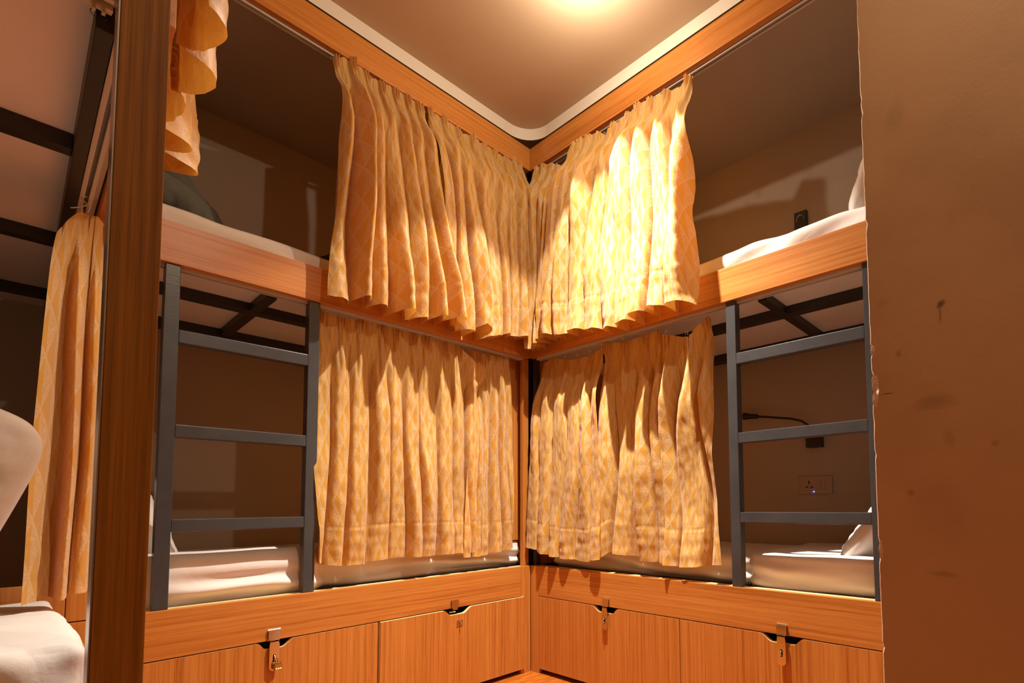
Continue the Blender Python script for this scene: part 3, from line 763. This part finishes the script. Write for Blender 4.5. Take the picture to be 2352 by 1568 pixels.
LTA = [(-.969, 1.509), (-.876, 1.498), (-.799, 1.512), (-.724, 1.512), (-.637, 1.512), (-.553, 1.510), (-.395, 1.508), (-.30, 1.505)]
LHA = [(-.973, .598), (-.875, .577), (-.769, .580), (-.709, .588), (-.667, .591), (-.534, .587), (-.439, .587), (-.300, .585)]
curtain('lower back curtain beside the left ladder, its right top corner folded down', mapA, LTA, LHA, [(.02, .8), (.13, 1.2), (.23, .9), (.36, .8), (.45, .6), (.56, .9), (.64, 1.0), (.78, .7), (.88, .6), (.98, .7)], 23, t_top=.050, t_bot=.044, amp=.035, pleat=.018, flapR=(.14, .095, .05, -.03))
LTB = [(-.318, 1.502), (-.263, 1.500), (-.179, 1.506), (-.092, 1.511)]
LHB = [(-.352, .566), (-.264, .563), (-.187, .575), (-.070, .588)]
curtain('narrow lower back curtain just left of the corner post', mapA, LTB, LHB, [(.02, .8), (.22, 1.0), (.42, .8), (.62, .9), (.82, .8), (.98, .7)], 29, t_top=.052, t_bot=.048, amp=.021, pleat=.016)
MTA = [(-.052, 1.490), (-.112, 1.505), (-.243, 1.473), (-.363, 1.468), (-.438, 1.489), (-.452, 1.500)]
MHA = [(-.006, .589), (-.077, .573), (-.114, .559), (-.25, .548), (-.38, .543), (-.455, .558)]
curtain('lower right curtain just right of the corner post, sagging from its track', mapB, MTA, MHA, [(.03, .8), (.18, .9), (.40, .8), (.60, .6), (.80, .9), (.97, .8)], 37, t_top=.046, t_bot=-.004, amp=.022, pleat=.018)
MTB = [(-.452, 1.512), (-.565, 1.488), (-.687, 1.499), (-.746, 1.504), (-.756, 1.478), (-.891, 1.438), (-.900, 1.463), (-.977, 1.503), (-.991, 1.470)]
MHB = [(-.446, .565), (-.472, .592), (-.699, .564), (-.86, .551), (-1.032, .573)]
curtain('lower right curtain beside the right ladder, with one peaked corner', mapB, MTB, MHB, [(.03, .9), (.21, 1.0), (.42, 1.1), (.55, .8), (.62, 1.0), (.80, 1.1), (.97, .9)], 41, t_top=.050, t_bot=.038, amp=.038, pleat=.020)
# gathered curtains of the left bunk
def mapE(s, t, z): return (s, -.30 + t + (s + 1.60) * 1.3, z)
ETA = [(-1.628, 1.400), (-1.612, 1.440), (-1.595, 1.470), (-1.560, 1.485), (-1.535, 1.470)]
EHA = [(-1.657, .600), (-1.640, .602), (-1.600, .600), (-1.560, .602), (-1.530, .602)]
lc = curtain('gathered curtain left of the dark foreground post, glowing from behind', mapE, ETA, EHA, [(.02, .7), (.50, 1.5), (.78, 1.2), (.99, .6)], 53, t_top=0, t_bot=.0, amp=.016, nc=260, nr=200, pleat=.004, hooks=False, omega=.10, full=1.5, subs=.2, fade=(0, .25), gx=.45)
def mapG(s, t, z): return (-1.512 - t, s, z)
GTA = [(-.985, 2.46), (-.42, 2.47)]
GHA = [(-.960, 1.575), (-.840, 1.556), (-.740, 1.558), (-.60, 1.56), (-.440, 1.560)]
curtain('bunched upper curtain right of the dark foreground post, seen from beneath', mapG, GTA, GHA, [(.05, 1.0), (.24, 1.0), (.44, 1.1), (.70, 1.0), (.95, .9)], 59, t_top=0, t_bot=-.018, amp=.026, nc=420, nr=160, hooks=False, omega=.20)
# knotted cord that holds the gathered curtain
bm = bmesh.new()
pts = []
for i in range(40):
    t = i / 39; pts.append((-1.590 + .0045 * math.sin(t * 17), -.315 + .004 * math.cos(t * 17), 1.528 - t * .055))
tube(bm, pts, .0016, seg=6)
for a0, dx in ((0, -.004), (1, .004)):
    tube(bm, [(-1.590 + dx * (1 + .6 * math.sin(PI * i / 9)), -.318, 1.485 - .022 * i / 9) for i in range(10)], .0018, seg=6)
tube(bm, [(-1.598, -.32, 1.470), (-1.606, -.322, 1.464), (-1.613, -.324, 1.460)], .0013, seg=6)
obj('cord', bm, GLIDE, lc)

# ------------------------------------------------------------------ small fittings
# padlock on the left locker
pl = thing('padlock', 'small brass combination padlock hanging from the left locker hasp', 'padlock', (-1.088, -.026, .268))
bm = bmesh.new(); box(bm, -1.0985, -1.0755, -.032, -.019, .2685, .2865, .0025)
obj('body', bm, BRASS, pl)
bm = bmesh.new()
tube(bm, [(-1.087 + .0078 * math.cos(a), -.0255, .290 + .0125 * math.sin(a)) for a in [PI * i / 14 for i in range(15)]] + [], .0017, seg=8)
tube(bm, [(-1.0792, -.0255, .284), (-1.0792, -.0255, .290)], .0017, seg=8); tube(bm, [(-1.0948, -.0255, .284), (-1.0948, -.0255, .290)], .0017, seg=8)
obj('shackle', bm, CHROME, pl)
for k, ch in enumerate('039'):
    bm = bmesh.new(); xx = -1.0930 + k * .0060
    tube(bm, [(xx - .0020, -.0300, .2735), (xx + .0020, -.0300, .2735)], .0036, seg=14)
    d = obj('dial', bm, BRASS, pl)
    cu = bpy.data.curves.new('digit', 'FONT'); cu.body = ch; cu.size = .0062; cu.align_x = 'CENTER'; cu.align_y = 'CENTER'; cu.extrude = .0002
    cu.materials.append(WHITEP)
    tmp = bpy.data.objects.new('digit', cu); C.objects.link(tmp)
    dg = bpy.context.evaluated_depsgraph_get(); me = bpy.data.meshes.new_from_object(tmp.evaluated_get(dg))
    bpy.data.objects.remove(tmp)
    o = bpy.data.objects.new('digit', me); C.objects.link(o); o.parent = d
    if not me.materials: me.materials.append(WHITEP)
    o.location = Vector((xx, -.0338, .2735)) - wloc(d); o.rotation_euler = (PI / 2, 0, 0)
# reading lamp on the lower right wall
XW = XB
rl = thing('reading_lamp', 'black flexible reading lamp on the wall behind the right ladder', 'lamp', (XW, -1.115, 1.03))
obj('wall_mount', bx(XW - .045, XW, -1.150, -1.082, 1.042, 1.112, bev=.004), BLACK, rl)
bm = bmesh.new()
tube(bm, [(XW - .03, -1.112, 1.112), (XW - .04, -1.100, 1.140), (XW - .05, -1.07, 1.166), (XW - .055, -1.02, 1.182), (XW - .055, -.96, 1.193), (XW - .05, -.90, 1.205), (XW - .05, -.855, 1.212)], .0052, seg=10)
obj('gooseneck', bm, BLACK, rl)
bm = bmesh.new(); tube(bm, [(XW - .05, -.857, 1.212), (XW - .05, -.82, 1.217), (XW - .05, -.785, 1.222)], [.011, .013, .018], seg=20)
obj('lamp_head', bm, BLACK, rl)
# socket
so = thing('wall_socket', 'low wall socket plate with a blue light behind the right ladder', 'socket', (XW, -1.11, .82))
obj('plate', bx(XW - .009, XW, -1.182, -1.030, .830, .912, bev=.002), PLATE, so)
obj('switch', bx(XW - .0125, XW - .0091, -1.152, -1.134, .850, .890, bev=.001), PLATE, so)
obj('switch', bx(XW - .0125, XW - .0091, -1.130, -1.112, .850, .890, bev=.001), PLATE, so)
for (dy, dz, a, b_) in ((-1.079, .884, .003, .007), (-1.069, .862, .006, .003), (-1.091, .862, .006, .003)):
    obj('socket_hole', bx(XW - .0100, XW - .0091, dy - a, dy + a, dz - b_, dz + b_, bev=0), BLACK, so)
obj('indicator_light', bx(XW - .0110, XW - .0091, -1.1020, -1.0970, .8390, .8425, bev=0), LED, so)
# bracket on the upper right wall
br = thing('wall_bracket', 'small black lamp bracket on the wall just above the upper right mattress', 'bracket', (XW, -1.08, 2.1))
bm = bmesh.new(); box(bm, XW - .022, XW, -1.112, -1.054, 2.085, 2.168, .003)
obj('bracket_plate', bm, BLACK, br)
bm = bmesh.new(); tube(bm, [(XW - .022, -1.083 + .018 * math.cos(a), 2.120 + .030 * math.sin(a)) for a in [PI * i / 12 for i in range(13)]], .003, seg=8)
obj('bracket_clip', bm, SILVER, br)
# downlights in the ceiling
def downlight(x, y, label):
    t = thing('ceiling_light', label, 'light', (x, y, CEIL), 'recessed downlights')
    bm = bmesh.new(); n = 40
    prof = [(.062, 0.0), (.062, -.004), (.056, -.008), (.044, -.010), (.042, -.006)]
    rings = [[bm.verts.new((x + r * math.cos(2 * PI * k / n), y + r * math.sin(2 * PI * k / n), CEIL + z)) for k in range(n)] for r, z in prof]
    for a, b_ in zip(rings, rings[1:]):
        for k in range(n): bm.faces.new((a[k], a[(k + 1) % n], b_[(k + 1) % n], b_[k]))
    obj('trim_ring', bm, LIP, t, smooth=True)
    bm = bmesh.new(); prof = [(.0415, -.006), (.036, -.016), (.024, -.022), (.010, -.0245)]
    rings = [[bm.verts.new((x + r * math.cos(2 * PI * k / n), y + r * math.sin(2 * PI * k / n), CEIL + z)) for k in range(n)] for r, z in prof]
    for a, b_ in zip(rings, rings[1:]):
        for k in range(n): bm.faces.new((a[k], a[(k + 1) % n], b_[(k + 1) % n], b_[k]))
    bm.faces.new(rings[-1])
    obj('diffuser', bm, EMIT, t, smooth=True)
downlight(LAMP1[0], LAMP1[1], 'recessed ceiling downlight above the corner of the bunks')
downlight(LAMP2[0], LAMP2[1], 'recessed ceiling downlight nearer the brown wall')
